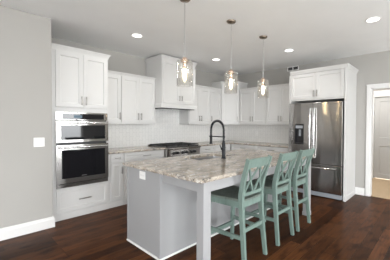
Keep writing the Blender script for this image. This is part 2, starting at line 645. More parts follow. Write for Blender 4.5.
# ------------------------------------------------------------------ cabinetry
CROWN = [(0, 0), (.006, 0), (.008, .012), (.016, .030), (.028, .052), (.034, .056), (.034, .072), (0, .072)]
CROWN_S = [(0, 0), (.005, 0), (.007, .010), (.018, .026), (.028, .036), (.032, .040), (.032, .050), (0, .050)]
def pull(parent, x, z, yf, kind, L=.128):
    """bar pull on two posts"""
    bm = B()
    h = L/2
    if kind == 'v':
        ends = ((x, z-h*.72), (x, z+h*.72))
        box(bm, x-.0068, x+.0068, yf-.036, yf-.024, z-h, z+h, .0025)
    else:
        ends = ((x-h*.72, z), (x+h*.72, z))
        box(bm, x-h, x+h, yf-.034, yf-.025, z-.0068, z+.0068, .0025)
    for px, pz in ends:
        tube(bm, [(px, yf, pz), (px, yf-.026, pz)], .0045, 8)
    return obj('handle', bm, 'nickel', parent, True)
def front(parent, kind, x0, x1, z0, z1, yf, handle=None, mat='white'):
    f = obj(kind, shaker(B(), x0, x1, z0, z1, yf, rail=.058 if kind == 'door' else .045), mat, parent)
    if handle:
        pull(f, handle[0], handle[1], yf, handle[2], handle[3] if len(handle) > 3 else .128)
    return f
def upper(label, loc, rz, w, d, z0, z1, doors, crown=True, group=None, crown_path=None):
    """wall cabinet: local x along the wall, front at y = -d"""
    t = thing('upper_cabinet', label, 'cabinet', loc, rz, group)
    bm = B()
    box(bm, .001, w-.001, -(d-.021), -.010, z0, z1-.05)
    box(bm, .001, w-.001, -(d-.003), -(d-.0205), z0, z0+.028)
    obj('carcass', bm, 'white', t)
    for x0, x1, hx in doors:
        front(t, 'door', x0, x1, z0+.034, z1-.062, -d, (hx, z0+.034+.105, 'v') if hx else None)
    bm = B()
    profile_run(bm, crown_path or [(.001, -(d-.021), z1-.05), (w-.001, -(d-.021), z1-.05)], CROWN_S)
    obj('crown_molding', bm, 'white', t)
    return t
UB, UT, UD = 1.37, 2.285, .355

# --- tall oven cabinet
TX0, TX1, TD, TZ = -4.495, -3.693, .640, 2.466
t = thing('oven_cabinet', 'tall white cabinet built around the double oven, against the grey left wall end', 'cabinet', (TX0, 0, 0))
w = TX1-TX0
OX0, OX1 = .083, w-.022          # oven opening
bm = B()
fy = -(TD-.021)
box(bm, .001, .020, fy, -.003, .0, TZ-.072)
box(bm, w-.020, w-.001, fy, -.003, .0, TZ-.072)
box(bm, .020, w-.020, -.020, -.003, .0, TZ-.072)
box(bm, .020, w-.020, fy, -.020, TZ-.09, TZ-.072)
box(bm, .020, w-.020, fy, -.020, 1.535, 1.60)
box(bm, .020, w-.020, fy, -.020, .395, .455)
box(bm, .020, w-.020, fy, -.020, .0, .02)
box(bm, .020, OX0, fy-.0008, -.1, .02, TZ-.09)
box(bm, OX1, w-.020, fy-.0008, -.1, .456, 1.534)
box(bm, .020, w-.020, fy, fy+.018, .02, .110)
box(bm, OX0, w-.020, fy+.02, fy+.04, 1.60, TZ-.09)
obj('carcass', bm, 'white', t)
bm = B()
box(bm, .001, w-.001, fy-.012, fy-.0005, 0, .098, .002)
obj('toe_board', bm, 'white', t)
mid = (OX0+w-.012)/2
front(t, 'door', OX0, mid-.0015, 1.606, TZ-.082, -TD, (mid-.032, 1.706, 'v'))
front(t, 'door', mid+.0015, w-.012, 1.606, TZ-.082, -TD, (mid+.032, 1.706, 'v'))
front(t, 'drawer', OX0, w-.014, .112, .432, -TD, ((OX0+w)/2, .262, 'h', .175))
bm = B()
profile_run(bm, [(.001, fy, TZ-.072), (w-.001, fy, TZ-.072), (w-.001, -UD-.04, TZ-.072)], CROWN)
obj('crown_molding', bm, 'white', t)

def oven_front(t, x0, x1, z0, z1, yf, glass, hz, badge=False):
    """stainless door with a black window and a bar handle"""
    gx0, gx1, gz0, gz1 = glass
    bm = B()
    for a in ((x0, gx0, z0, z1), (gx1, x1, z0, z1), (gx0, gx1, z0, gz0), (gx0, gx1, gz1, z1)):
        box(bm, a[0], a[1], yf, yf+.035, a[2], a[3])
    d = obj('door', bm, 'steel', t)
    bm = B()
    box(bm, gx0, gx1, yf+.004, yf+.020, gz0, gz1)
    p = obj('window', bm, 'blackglass', d)
    bm = B()
    tube(bm, [(x0+.03, yf-.050, hz), (x1-.03, yf-.050, hz)], .011, 12)
    for x in (x0+.06, x1-.06):
        tube(bm, [(x, yf, hz), (x, yf-.048, hz)], .008, 10)
    obj('handle', bm, 'steel2', d, True)
    if badge:
        bm = B()
        box(bm, (x0+x1)/2-.035, (x0+x1)/2+.035, yf-.001, yf+.006, gz0+.014, gz0+.026)
        obj('maker_badge', bm, 'steel2', d)
    return d
OW = OX1-OX0-.004
o = thing('microwave_oven', 'stainless built-in microwave with black window, above the large oven', 'microwave', (TX0+OX0+.002, 0, 0))
bm = B()
box(bm, .004, OW-.004, -(TD-.02), -.10, 1.084, 1.528)
obj('body', bm, 'black', o)
bm = B()
box(bm, -.012, OW+.004, -(TD+.010), -(TD-.002), 1.418, 1.535, .003)
cp = obj('control_panel', bm, 'steel', o)
bm = B()
box(bm, .07, OW-.055, -(TD+.0125), -(TD+.0095), 1.430, 1.514)
gl = obj('touch_glass', bm, 'blackglass', cp)
bm = B()
box(bm, .215, .325, -(TD+.0135), -(TD+.0124), 1.452, 1.492)
obj('display', bm, 'display', cp)
oven_front(o, -.012, OW+.004, 1.102, 1.406, -(TD+.034), (.045, OW-.042, 1.138, 1.348), 1.378)
o = thing('wall_oven', 'large stainless wall oven with wide dark window, below the microwave', 'oven', (TX0+OX0+.002, 0, 0))
bm = B()
box(bm, .004, OW-.004, -(TD-.02), -.10, .460, 1.080)
obj('body', bm, 'black', o)
bm = B()
box(bm, -.012, OW+.004, -(TD+.020), -(TD-.002), .460, .520, .003)
bt = obj('vent_trim', bm, 'steel', o)
bm = B()
box(bm, .02, OW-.03, -(TD+.0205), -(TD+.016), .508, .516)
obj('vent_slot', bm, 'rubber', bt)
oven_front(o, -.012, OW+.004, .524, 1.066, -(TD+.034), (.052, OW-.045, .590, .992), 1.032, True)

# --- wall cabinets on the north wall
HX0, HX1 = -2.642, -1.772
L = TX1
w1 = .352
upper('narrow single-door white wall cabinet beside the tall oven cabinet', (L, 0, 0), 0, w1, UD, UB, UT, [(.006, w1-.004, w1-.034)], group='white wall cabinets')
x1 = L+w1
w2 = HX0-x1-.001
upper('two-door white wall cabinet left of the range hood', (x1, 0, 0), 0, w2, UD, UB, UT, [(.004, w2/2-.0015, w2/2-.034), (w2/2+.0015, w2-.008, w2/2+.034)], group='white wall cabinets')
w3 = 1.772-1.095
upper('two-door white wall cabinet directly right of the range hood', (HX1+.001, 0, 0), 0, w3, UD, UB, UT, [(.012, w3/2-.0015, w3/2-.034), (w3/2+.0015, w3-.004, w3/2+.034)], group='white wall cabinets')
w4 = 1.094-.676
upper('narrow one-door white wall cabinet left of the angled corner cabinet', (-1.094, 0, 0), 0, w4, UD, UB, UT, [(.004, w4-.012, .036)], group='white wall cabinets')
# --- corner cabinet, door on the diagonal
A_, D_ = .674, .350
CT = 2.455
t = thing('corner_cabinet', 'taller white wall cabinet set at an angle across the room corner', 'cabinet')
bm = B()
pts = [(-.003, -.003), (-A_, -.003), (-A_, -D_), (-D_, -A_), (-.003, -A_)]
lo = [bm.verts.new((x, y, UB)) for x, y in pts]
hi = [bm.verts.new((x, y, CT-.05)) for x, y in pts]
bm.faces.new(lo)
bm.faces.new(hi)
for k in range(5):
    bm.faces.new((lo[k], lo[(k+1) % 5], hi[(k+1) % 5], hi[k]))
obj('carcass', bm, 'white', t)
dl = (A_-D_)*math.sqrt(2)
dd = front(t, 'door', .012, dl-.012, UB+.034, CT-.062, -.020, (dl-.044, UB+.14, 'v'))
dd.location = (-A_, -D_, 0)
dd.rotation_euler = (0, 0, math.radians(-45))
bm = B()
profile_run(bm, [(-A_, -.012, CT-.05), (-A_, -D_, CT-.05), (-D_, -A_, CT-.05), (-.012, -A_, CT-.05)], CROWN)
obj('crown_molding', bm, 'white', t)
# --- wall cabinets on the east wall
BY0, BY1, BY2 = -.684, -1.490, -2.232
for lab, a, b in (('two-door white wall cabinet right of the angled corner cabinet', BY0, BY1), ('two-door white wall cabinet beside the refrigerator surround', BY1-.001, BY2)):
    wb = a-b
    upper(lab, (0, a, 0), R90, wb, UD+.005, UB, UT, [(.008, wb/2-.0015, wb/2-.034), (wb/2+.0015, wb-.008, wb/2+.034)], group='white wall cabinets')

# --- range hood cabinet
HD, HB, HT = .590, 1.690, 2.705
t = thing('range_hood', 'tall white wood range hood with two doors above the cooktop', 'range hood', (HX0, 0, 0))
w = HX1-HX0
bm = B()
box(bm, .001, w-.001, -(HD-.021), -.010, HB+.012, HT-.072)
obj('carcass', bm, 'white', t)
bm = B()
profile_run(bm, [(.001, -UD-.006, HB), (.001, -(HD-.021), HB), (w-.001, -(HD-.021), HB), (w-.001, -UD-.006, HB)],
            [(0, 0), (.034, 0), (.034, .060), (.026, .068), (.022, .082), (0, .090)])
obj('ledge_trim', bm, 'white', t)
bm = B()
box(bm, .02, w-.02, -(HD-.03), -.03, HB-.012, HB+.0118)
li = obj('vent_liner', bm, 'black', t)
bm = B()
for k in range(3):
    x = .06+k*.26
    box(bm, x, x+.235, -.46, -.12, HB-.017, HB-.0121)
obj('filter', bm, 'steel2', li)
m_ = w/2
front(t, 'door', .022, m_-.0015, HB+.100, HT-.085, -HD, (m_-.030, HB+.205, 'v', .10))
front(t, 'door', m_+.0015, w-.022, HB+.100, HT-.085, -HD, (m_+.030, HB+.205, 'v', .10))
bm = B()
profile_run(bm, [(.001, -.01, HT-.072), (.001, -(HD-.021), HT-.072), (w-.001, -(HD-.021), HT-.072), (w-.001, -.01, HT-.072)], CROWN)
obj('crown_molding', bm, 'white', t)

# --- base cabinets
BD, BH = .635, .880
def base(label, loc, rz, w, fronts, h=BH, group='white base cabinets'):
    t = thing('base_cabinet', label, 'cabinet', loc, rz, group)
    bm = B()
    box(bm, .001, w-.001, -(BD-.021), -.010, .0, h)
    obj('carcass', bm, 'white', t)
    bm = B()
    box(bm, .001, w-.001, -(BD-.021)-.012, -(BD-.0215), 0, .098, .002)
    obj('toe_board', bm, 'white', t)
    for f in fronts:
        front(t, *f[:5], -BD, f[5])
    return t
wA = .235
base('narrow white base cabinet with one drawer and door, beside the ovens', (L, 0, 0), 0, wA+.02,
     [('drawer', .040, wA+.012, .735, .868, ((wA+.05)/2, .806, 'h', .10)), ('door', .040, wA+.012, .112, .725, (wA-.022, .60, 'v'))])
xa = L+wA+.021
wB = -2.623-xa
base('wide white three-drawer base cabinet left of the cooktop', (xa, 0, 0), 0, wB,
     [('drawer', .008, wB-.012, .735, .868, (wB*.52, .806, 'h', .16)), ('drawer', .008, wB-.012, .43, .725, (wB*.52, .63, 'h', .16)), ('drawer', .008, wB-.012, .112, .42, (wB*.52, .32, 'h', .16))])
RX0, RX1 = -2.620, -1.757
wR = RX1-RX0
base('white base cabinet underneath the steel cooktop', (RX0, 0, 0), 0, wR,
     [('door', .008, wR/2-.0015, .112, .715, (wR/2-.034, .60, 'v')), ('door', wR/2+.0015, wR-.008, .112, .715, (wR/2+.034, .60, 'v'))], h=.725)
wC = 1.754-.640
base('wide white base cabinet right of the cooktop behind the faucet', (-1.754, 0, 0), 0, wC,
     [('drawer', .010, wC/2-.002, .735, .868, (wC*.25, .806, 'h', .16)), ('drawer', wC/2+.002, wC-.008, .735, .868, (wC*.75, .806, 'h', .16)),
      ('door', .010, wC/2-.002, .112, .725, (wC/2-.04, .60, 'v')), ('door', wC/2+.002, wC-.008, .112, .725, (wC/2+.04, .60, 'v'))])
wD = (2.204-.648)/2
for k, lab in enumerate(('white base cabinet on the right-hand wall next to the corner', 'white base cabinet on the right-hand wall next to the refrigerator')):
    base(lab, (0, -.648-k*wD, 0), R90, wD-.001,
         [('drawer', .008, wD-.010, .735, .868, (wD/2, .806, 'h', .16)), ('door', .008, wD/2-.002, .112, .725, (wD/2-.04, .60, 'v')), ('door', wD/2+.002, wD-.010, .112, .725, (wD/2+.04, .60, 'v'))])

# --- granite tops
def slab(loop, z0, z1, rough=.006, hole=None, step=.018, smooth_sides=()):
    """stone slab with a chiselled edge; loop runs anticlockwise"""
    bm = B()
    P = [Vector(p) for p in loop]
    pts = []
    for i, p in enumerate(P):
        q = P[(i+1) % len(P)]
        n = max(1, int((q-p).length/step))
        nr = Vector(((q-p).y, -(q-p).x)).normalized()
        for k in range(n):
            pts.append((p.lerp(q, k/n), nr, i in smooth_sides))
    levels = [z1, z1-.007, z1-(z1-z0)*.5, z0+.006, z0]
    outs = [-.004, .0, .001, -.001, -.006]
    rings = []
    for lv, (z, o_) in enumerate(zip(levels, outs)):
        ring = []
        for p, nr, sm in pts:
            j = 0 if sm else random.uniform(-1, 1)*rough*(.55 if lv == 0 else 1)
            zz = z - (0 if (sm or lv != 0) else random.uniform(0, .0015))
            v = p + nr*(o_+j)
            ring.append(bm.verts.new((v.x, v.y, zz)))
        rings.append(ring)
    n = len(pts)
    for a, b in zip(rings, rings[1:]):
        for k in range(n):
            bm.faces.new((a[k], a[(k+1) % n], b[(k+1) % n], b[k]))
    top_e = [bm.edges.get((rings[0][k], rings[0][(k+1) % n])) for k in range(n)]
    bot_e = [bm.edges.get((rings[-1][k], rings[-1][(k+1) % n])) for k in range(n)]
    if hole:
        ht = [bm.verts.new((x, y, z1)) for x, y in hole]
        hb = [bm.verts.new((x, y, z0)) for x, y in hole]
        m = len(hole)
        for k in range(m):
            f = bm.faces.new((ht[k], ht[(k+1) % m], hb[(k+1) % m], hb[k]))
            top_e.append(bm.edges.get((ht[k], ht[(k+1) % m])))
            bot_e.append(bm.edges.get((hb[k], hb[(k+1) % m])))
    bmesh.ops.triangle_fill(bm, edges=top_e, use_beauty=True)
    bmesh.ops.triangle_fill(bm, edges=bot_e, use_beauty=True)
    return bm
def smoothed(o):
    return o
CZ0, CZ1 = .8815, .916
o = obj('countertop', slab([(TX1+.003, -.655), (RX0-.003, -.655), (RX0-.003, -.011), (TX1+.003, -.011)], CZ0, CZ1, .002, smooth_sides=(1, 2, 3)), 'granite')
tag(o, 'short speckled granite countertop between the ovens and the cooktop', 'countertop')
o = obj('countertop', slab([(RX1+.003, -.655), (-.655, -.655), (-.655, -2.203), (-.011, -2.203), (-.011, -.011), (RX1+.003, -.011)], CZ0, CZ1, .002, smooth_sides=(2, 3, 4, 5)), 'granite')
tag(o, 'L-shaped granite countertop running from the cooktop around the corner', 'countertop')
# --- backsplashes
bm = B()
box(bm, TX1+.003, RX0+.001, -.009, -.0005, CZ1+.0005, UB-.001)
box(bm, RX0+.001, HX1-.001, -.009, -.0005, CZ1-.15, HB-.001)
box(bm, HX1-.001, -.0095, -.009, -.0005, CZ1+.0005, UB-.001)
tag(obj('backsplash', bm, 'tile'), 'white picket tile backsplash behind the cooktop wall', 'backsplash')
bm = B()
box(bm, -.009, -.0005, -2.203, -.0005, CZ1+.0005, UB-.001)
tag(obj('backsplash', bm, 'tile'), 'white picket tile backsplash on the wall beside the refrigerator', 'backsplash')
def outlet(label, loc, rz, wide=False, z_rot=0, kind='outlet'):
    t = thing('wall_outlet' if kind == 'outlet' else 'light_switch', label, kind, loc, rz)
    w_ = .0575 if wide else .036
    h_ = .042 if (wide and kind == 'outlet') else .058
    bm = B()
    box(bm, -w_, w_, -.006, 0, -h_, h_, .002)
    p = obj('cover_plate', bm, 'plastic', t)
    if kind == 'outlet':
        for q in (-.020, .020):
            cx, z = (q, 0) if wide else (0, q)
            bm = B()
            box(bm, cx-.016, cx+.016, -.008, -.0062, z-.014, z+.014, .001)
            s = obj('socket', bm, 'plastic', t)
            bm = B()
            for x in (-.007, .007):
                box(bm, cx+x-.001, cx+x+.001, -.0084, -.0079, z-.004, z+.006)
            obj('slot', bm, 'rubber', s)
    else:
        for x in (-.023, .023):
            bm = B()
            box(bm, x-.006, x+.006, -.014, -.0062, -.010, .010, .002)
            obj('toggle', bm, 'plastic', t)
    return t
outlet('small white outlet on the tile between the faucet and refrigerator', (-.0095, -1.0, 1.14), R90)
outlet('white double light switch on the grey left wall', (-4.640, LW_Y-.0005, 1.130), 0, True, kind='light switch')

# --- rangetop
t = thing('gas_cooktop', 'stainless gas cooktop with black grates and front knobs under the hood', 'cooktop', (RX0, 0, 0))
w = wR
FY = -.715
bm = B()
box(bm, .002, w-.002, -.655, -.020, .737, .918)
box(bm, .002, w-.002, -.060, -.020, .918, .945, .003)
sd = [(-.655, .728), (FY+.020, .728), (FY+.016, .734), (FY+.004, .868), (FY-.016, .874), (FY-.022, .890), (FY-.016, .906), (FY+.004, .912), (-.655, .914)]
l_ = [bm.verts.new((.002, y, z)) for y, z in sd]
r_ = [bm.verts.new((w-.002, y, z)) for y, z in sd]
bm.faces.new(l_)
bm.faces.new(r_[::-1])
for k in range(len(sd)):
    j = (k+1) % len(sd)
    bm.faces.new((l_[k], r_[k], r_[j], l_[j]))
obj('body', bm, 'steel', t)
bm = B()
box(bm, .012, w-.012, -.690, -.065, .9185, .9245, .002)
obj('burner_tray', bm, 'black', t)
for cx in (.155, w/2, w-.155):
    g = B()
    hw = .138
    for x in (cx-hw, cx, cx+hw-.012):
        box(g, x, x+.012, -.675, -.085, .940, .956, .002)
    for y in (-.675, -.53, -.38, -.235, -.097):
        box(g, cx-hw, cx+hw, y, y+.012, .9405, .9555, .002)
    for x in (cx-hw, cx+hw-.012):
        for y in (-.675, -.097):
            box(g, x, x+.012, y, y+.012, .9247, .942)
    obj('grate', g, 'iron', t)
    for y in (-.53, -.235):
        g = lathe(B(), [(0, .9247), (.048, .9247), (.046, .932), (.030, .934), (.028, .938), (0, .938)], (cx, y, 0), 20)
        obj('burner', g, 'iron', t, True)
for kx in (.165, .255, w/2-.050, w/2+.045, w-.255, w-.165):
    g = lathe(B(), [(0, 0), (.034, 0), (.034, .006), (.029, .008), (.027, .036), (.024, .040), (0, .040)], n=20)
    k = obj('knob', g, 'black', t, True)
    k.rotation_euler = (math.radians(90), 0, 0)
    k.location = (kx, FY+.009, .800)
    g = lathe(B(), [(.0345, 0), (.040, 0), (.040, .005), (.0345, .005), (.0345, 0)], n=20)
    obj('bezel', g, 'steel2', k, True)
    bm = B()
    box(bm, -.004, .004, -.024, .024, .040, .048, .001)
    obj('grip', bm, 'black', k)

# --- refrigerator surround
FY0_, FY1_, FD = -2.234, -3.333, .677
t = thing('refrigerator_surround', 'tall white cabinet surround with two doors above the refrigerator', 'cabinet', (0, FY0_, 0), R90)
w = FY0_-FY1_
FZ = 2.452
bm = B()
box(bm, .001, .030, -FD, -.003, 0, FZ-.072)
obj('side_panel', bm, 'white', t)
bm = B()
box(bm, w-.030, w, -FD, -.003, 0, FZ-.072)
sp = obj('side_panel', bm, 'white', t)
bm = B()
profile_run(bm, [(w-.030, -FD, 0), (w, -FD, 0), (w, -.02, 0)], [(0, 0), (.012, 0), (.012, .07), (.008, .08), (0, .082)])
obj('base_trim', bm, 'white', sp)
bm = B()
box(bm, .0305, w-.0305, -(FD-.021), -.003, 1.850, FZ-.072)
obj('carcass', bm, 'white', t)
m_ = w/2
front(t, 'door', .040, m_-.0015, 1.885, FZ-.082, -FD-.001, (m_-.032, 1.975, 'v'))
front(t, 'door', m_+.0015, w-.040, 1.885, FZ-.082, -FD-.001, (m_+.032, 1.975, 'v'))
bm = B()
profile_run(bm, [(.030, -FD, FZ-.072), (w, -FD, FZ-.072), (w, -.005, FZ-.072)], CROWN)
obj('crown_molding', bm, 'white', t)

# --- refrigerator
t = thing('refrigerator', 'stainless french-door refrigerator with water dispenser and bottom freezer', 'refrigerator', (0, -2.270, 0), R90)
w = 3.292-2.270
FF = -.735
bm = B()
box(bm, .004, w-.004, -.640, -.03, .02, 1.775)
obj('body', bm, 'steeld', t)
sx = w*.478
DZ0, DZ1 = .632, 1.795
# left door with dispenser recess
dx0, dx1, dz0, dz1 = .125, .310, .985, 1.385
bm = B()
for a in ((.002, dx0, DZ0, DZ1), (dx1, sx-.003, DZ0, DZ1), (dx0, dx1, DZ0, dz0), (dx0, dx1, dz1, DZ1)):
    box(bm, a[0], a[1], FF, -.650, a[2], a[3])
ld = obj('door', bm, 'steel', t)
bm = B()
box(bm, dx0, dx1, FF+.062, FF+.080, dz0, dz1)
box(bm, dx0, dx0+.008, FF+.001, FF+.062, dz0, dz1)
box(bm, dx1-.008, dx1, FF+.001, FF+.062, dz0, dz1)
box(bm, dx0+.008, dx1-.008, FF+.001, FF+.062, dz1-.11, dz1)
box(bm, dx0+.008, dx1-.008, FF-.010, FF+.062, dz0, dz0+.02)
dp = obj('dispenser', bm, 'black', ld)
bm = B()
box(bm, dx0+.020, dx1-.020, FF-.002, FF+.0008, dz1-.085, dz1-.03)
obj('dispenser_screen', bm, 'greyplastic', dp)
bm = B()
box(bm, (dx0+dx1)/2-.022, (dx0+dx1)/2+.022, FF+.030, FF+.050, dz1-.24, dz1-.11, .004)
obj('dispenser_paddle', bm, 'greyplastic', dp)
bm = B()
box(bm, sx+.003, w-.002, FF, -.650, DZ0, DZ1, .006)
rd = obj('door', bm, 'steel', t)
def arc_handle(parent, x):
    pts = []
    for k in range(13):
        s = k/12
        pts.append((x, FF-.030-.030*math.sin(math.pi*s)**.7, .74+s*.95))
    bm = B()
    tube(bm, pts, .0135, 12)
    for z in (.75, 1.68):
        tube(bm, [(x, FF-.0005, z), (x, FF-.034, z)], .010, 10)
    obj('handle', bm, 'steel2', parent, True)
arc_handle(ld, sx-.040)
arc_handle(rd, sx+.040)
bm = B()
box(bm, .002, w-.002, FF, -.650, .105, .624, .006)
fz = obj('freezer_drawer', bm, 'steel', t)
bm = B()
pts = [(.10+(w-.20)*k/12, FF-.030-.026*math.sin(math.pi*k/12)**.7, .565) for k in range(13)]
tube(bm, pts, .0135, 12)
for x in (.11, w-.11):
    tube(bm, [(x, FF-.0005, .565), (x, FF-.034, .565)], .010, 10)
obj('handle', bm, 'steel2', fz, True)
bm = B()
box(bm, .010, w-.010, FF+.012, -.645, .022, .098, .004)
gr = obj('base_grille', bm, 'greyplastic', t)
bm = B()
for x in (.05, w-.09):
    box(bm, x, x+.05, -.69, -.60, 0, .0215)
obj('foot', bm, 'rubber', t)

# --- wall vent
t = thing('air_vent', 'small white air vent with dark slots, high on the wall above the cabinets', 'vent', (0, -1.845, 2.632), R90)
bm = B()
W_, H_ = .285, .100
box(bm, 0, W_, -.008, 0, 0, .016)
box(bm, 0, W_, -.008, 0, H_-.016, H_)
for x0, x1 in ((0, .018), (W_/2-.010, W_/2+.010), (W_-.018, W_)):
    box(bm, x0, x1, -.008, 0, .016, H_-.016)
obj('frame', bm, 'plastic', t)
for k in range(2):
    x0 = .018 if k == 0 else W_/2+.010
    x1 = W_/2-.010 if k == 0 else W_-.018
    bm = B()
    box(bm, x0, x1, -.002, -.0005, .016, H_-.016)
    bk = obj('vent_opening', bm, 'rubber', t)
    bm = B()
    for j in range(3):
        z = .028+j*.020
        box(bm, x0, x1, -.007, -.0025, z, z+.004)
    obj('louver', bm, 'steeld', bk)

# ------------------------------------------------------------------ island
IX0, IX1, IY0, IY1 = -4.008, -1.755, -1.868, -2.535
t = thing('kitchen_island', 'grey painted kitchen island with seating overhang on two square legs', 'kitchen island')
bm = B()
box(bm, IX0, IX0+.03, IY1, IY0, 0, .880)
ep = obj('end_panel', bm, 'grey', t)
bm = B()
box(bm, IX0-.006, IX0-.0003, IY1, IY1+.045, .016, .880)
box(bm, IX0-.006, IX0-.0003, IY0-.030, IY0, .016, .880)
obj('corner_stile', bm, 'grey', ep)
bm = B()
box(bm, IX1-.03, IX1, IY1, IY0, 0, .880)
obj('end_panel', bm, 'grey', t)
bm = B()
box(bm, IX0+.0305, IX1-.0305, IY1, IY1+.025, 0, .880)
obj('seating_side_panel', bm, 'grey', t)
bm = B()
box(bm, IX0+.0305, IX1-.0305, IY0-.045, IY0-.021, 0, .880)
obj('face_frame', bm, 'grey', t)
n = 4
ww = (IX1-IX0-.06)/n
for k in range(n):
    xa = IX0+.032+k*ww
    f = obj('door', shaker(B(), 0, ww-.006, .112, .866, -.020), 'grey', t)
    f.location = (xa+ww-.004, IY0-.0205, 0)
    f.rotation_euler = (0, 0, math.pi)
    pull(f, ww*.85 if k % 2 else ww*.12, .76, -.020, 'v')
LEG = .088
for lx in (IX0+.018, IX1-LEG+.026):
    bm = B()
    y0, y1 = -3.138, -3.138+LEG
    box(bm, lx, lx+LEG, y0, y1, .0, .880, .003)
    box(bm, lx-.006, lx+LEG+.006, y0-.006, y1+.006, 0, .055, .003)
    obj('leg', bm, 'grey', t)
bm = B()
box(bm, IX0+.018+LEG, IX1-LEG+.026, -3.125, -3.103, .782, .880)
obj('front_apron', bm, 'grey', t)
for x in (IX0+.030, IX1-.040):
    bm = B()
    box(bm, x, x+.022, -3.050, IY1-.0005, .782, .880)
    obj('end_apron', bm, 'grey', t)
bm = B()
profile_run(bm, [(IX0-.0005, IY0, 0), (IX0-.0005, IY1-.0005, 0), (IX1+.0005, IY1-.0005, 0), (IX1+.0005, IY0, 0)][::-1],
            [(-o, u) for o, u in SHOE])
obj('shoe_molding', bm, 'shoe', t)
SX0, SX1, SY0, SY1 = -3.290, -2.660, -2.350, -1.985
def rrect(x0, x1, y0, y1, r, n=5):
    out = []
    for cx, cy, a0 in ((x1-r, y1-r, 0), (x0+r, y1-r, 90), (x0+r, y0+r, 180), (x1-r, y0+r, 270)):
        for k in range(n+1):
            a = math.radians(a0+90*k/n)
            out.append((cx+r*math.cos(a), cy+r*math.sin(a)))
    return out
o = obj('countertop', slab([(-4.050, -3.170), (-1.700, -3.170), (-1.700, -1.835), (-4.050, -1.835)], .8815, .917, .006, hole=rrect(SX0, SX1, SY0, SY1, .03)), 'granite')
tag(o, 'big beige speckled granite island top with a rough chiselled edge', 'countertop')
e = outlet('white outlet on the near end of the grey island', (IX0-.0005, -2.205, .812), R90, True)
# sink
t = thing('kitchen_sink', 'undermount stainless sink set into the island top', 'sink')
bm = B()
rings = []
for off, z in ((.018, .8805), (-.004, .8805), (-.006, .87), (-.012, .70), (-.035, .675), (-.16, .668)):
    rings.append([bm.verts.new((x, y, z)) for x, y in rrect(SX0-off, SX1+off, SY0-off, SY1+off, max(.012, .03+off))])
for a, b in zip(rings, rings[1:]):
    m = len(a)
    for k in range(m):
        bm.faces.new((a[k], a[(k+1) % m], b[(k+1) % m], b[k]))
bm.faces.new(rings[-1])
obj('basin', bm, 'sinksteel', t, True)
obj('drain', lathe(B(), [(0, .6685), (.040, .6685), (.044, .672), (.030, .671), (0, .670)], ((SX0+SX1)/2, (SY0+SY1)/2, 0), 20), 'steeld', t, True)
# faucet
fx, fy_ = -2.965, -2.455
t = thing('kitchen_faucet', 'black spring-neck kitchen faucet standing behind the island sink', 'faucet', (fx, fy_, .9175))
obj('base', lathe(B(), [(0, 0), (.032, 0), (.032, .006), (.025, .012), (.024, .20), (.018, .215), (.016, .235), (0, .235)], n=20), 'matteblack', t, True)
def arch(s):
    """s 0..1: straight up, semicircle over to +y, short drop"""
    r = .118
    up, dn = .145, .090
    tot = up+math.pi*r+dn
    q = s*tot
    if q < up:
        return Vector((0, 0, .235+q))
    q -= up
    if q < math.pi*r:
        a = q/r
        return Vector((0, r-r*math.cos(a), .235+up+r*math.sin(a)))
    q -= math.pi*r
    return Vector((0, 2*r, .235+up-q))
obj('hose', tube(B(), [arch(k/40) for k in range(41)], .0085, 8), 'matteblack', t, True)
pts = []
N = 46*10
for k in range(N+1):
    s = k/N
    p = arch(s)
    tg = (arch(min(1, s+.004))-arch(max(0, s-.004))).normalized()
    nx = Vector((1, 0, 0))
    ny = tg.cross(nx)
    a = 2*math.pi*46*s
    pts.append(p+(nx*math.cos(a)+ny*math.sin(a))*.0150)
obj('spring', tube(B(), pts, .0036, 5), 'matteblack', t, True)
zh = arch(1).z
obj('spray_head', lathe(B(), [(0, zh+.012), (.014, zh+.010), (.018, zh-.004), (.019, zh-.085), (.022, zh-.105), (.020, zh-.110), (0, zh-.110)], (0, .236, 0), 18), 'matteblack', t, True)
bm = B()
tube(bm, [(0, .0, .285), (0, .215, .285)], .007, 8)
lathe(bm, [(.020, .278), (.026, .278), (.026, .292), (.020, .292), (.020, .278)], (0, .236, 0), 18)
lathe(bm, [(.010, .275), (.018, .275), (.018, .295), (.010, .295)], (0, 0, 0), 14)
obj('holder_arm', bm, 'matteblack', t, True)
bm = B()
tube(bm, [(-.022, 0, .130), (-.045, 0, .130)], .016, 12)
tube(bm, [(-.042, 0, .130), (-.060, -.005, .150), (-.085, -.010, .180)], .0065, 8)
obj('lever', bm, 'matteblack', t, True)

# ------------------------------------------------------------------ stools
def lerp(a, b, s):
    return a+(b-a)*s
def curve_pts(keys, n=14):
    """smooth interpolation (Catmull-Rom) through key points"""
    K = [Vector(k) for k in keys]
    K = [K[0]*2-K[1]]+K+[K[-1]*2-K[-2]]
    out = []
    for i in range(1, len(K)-2):
        for k in range(n):
            u = k/n
            a, b, c, d = K[i-1], K[i], K[i+1], K[i+2]
            out.append(.5*((2*b)+(c-a)*u+(2*a-5*b+4*c-d)*u*u+(3*b-a-3*c+d)*u**3))
    out.append(K[-2])
    return out
def post_at(s, z):
    """centre line of a back post at height z (s = side)"""
    keys = [(0, .182, -.266), (.30, .172, -.236), (.62, .168, -.212), (.80, .173, -.234), (1.045, .190, -.312)]
    for (z0, x0, y0), (z1, x1, y1) in zip(keys, keys[1:]):
        if z <= z1:
            u = (z-z0)/(z1-z0)
            return Vector((s*lerp(x0, x1, u), lerp(y0, y1, u), z))
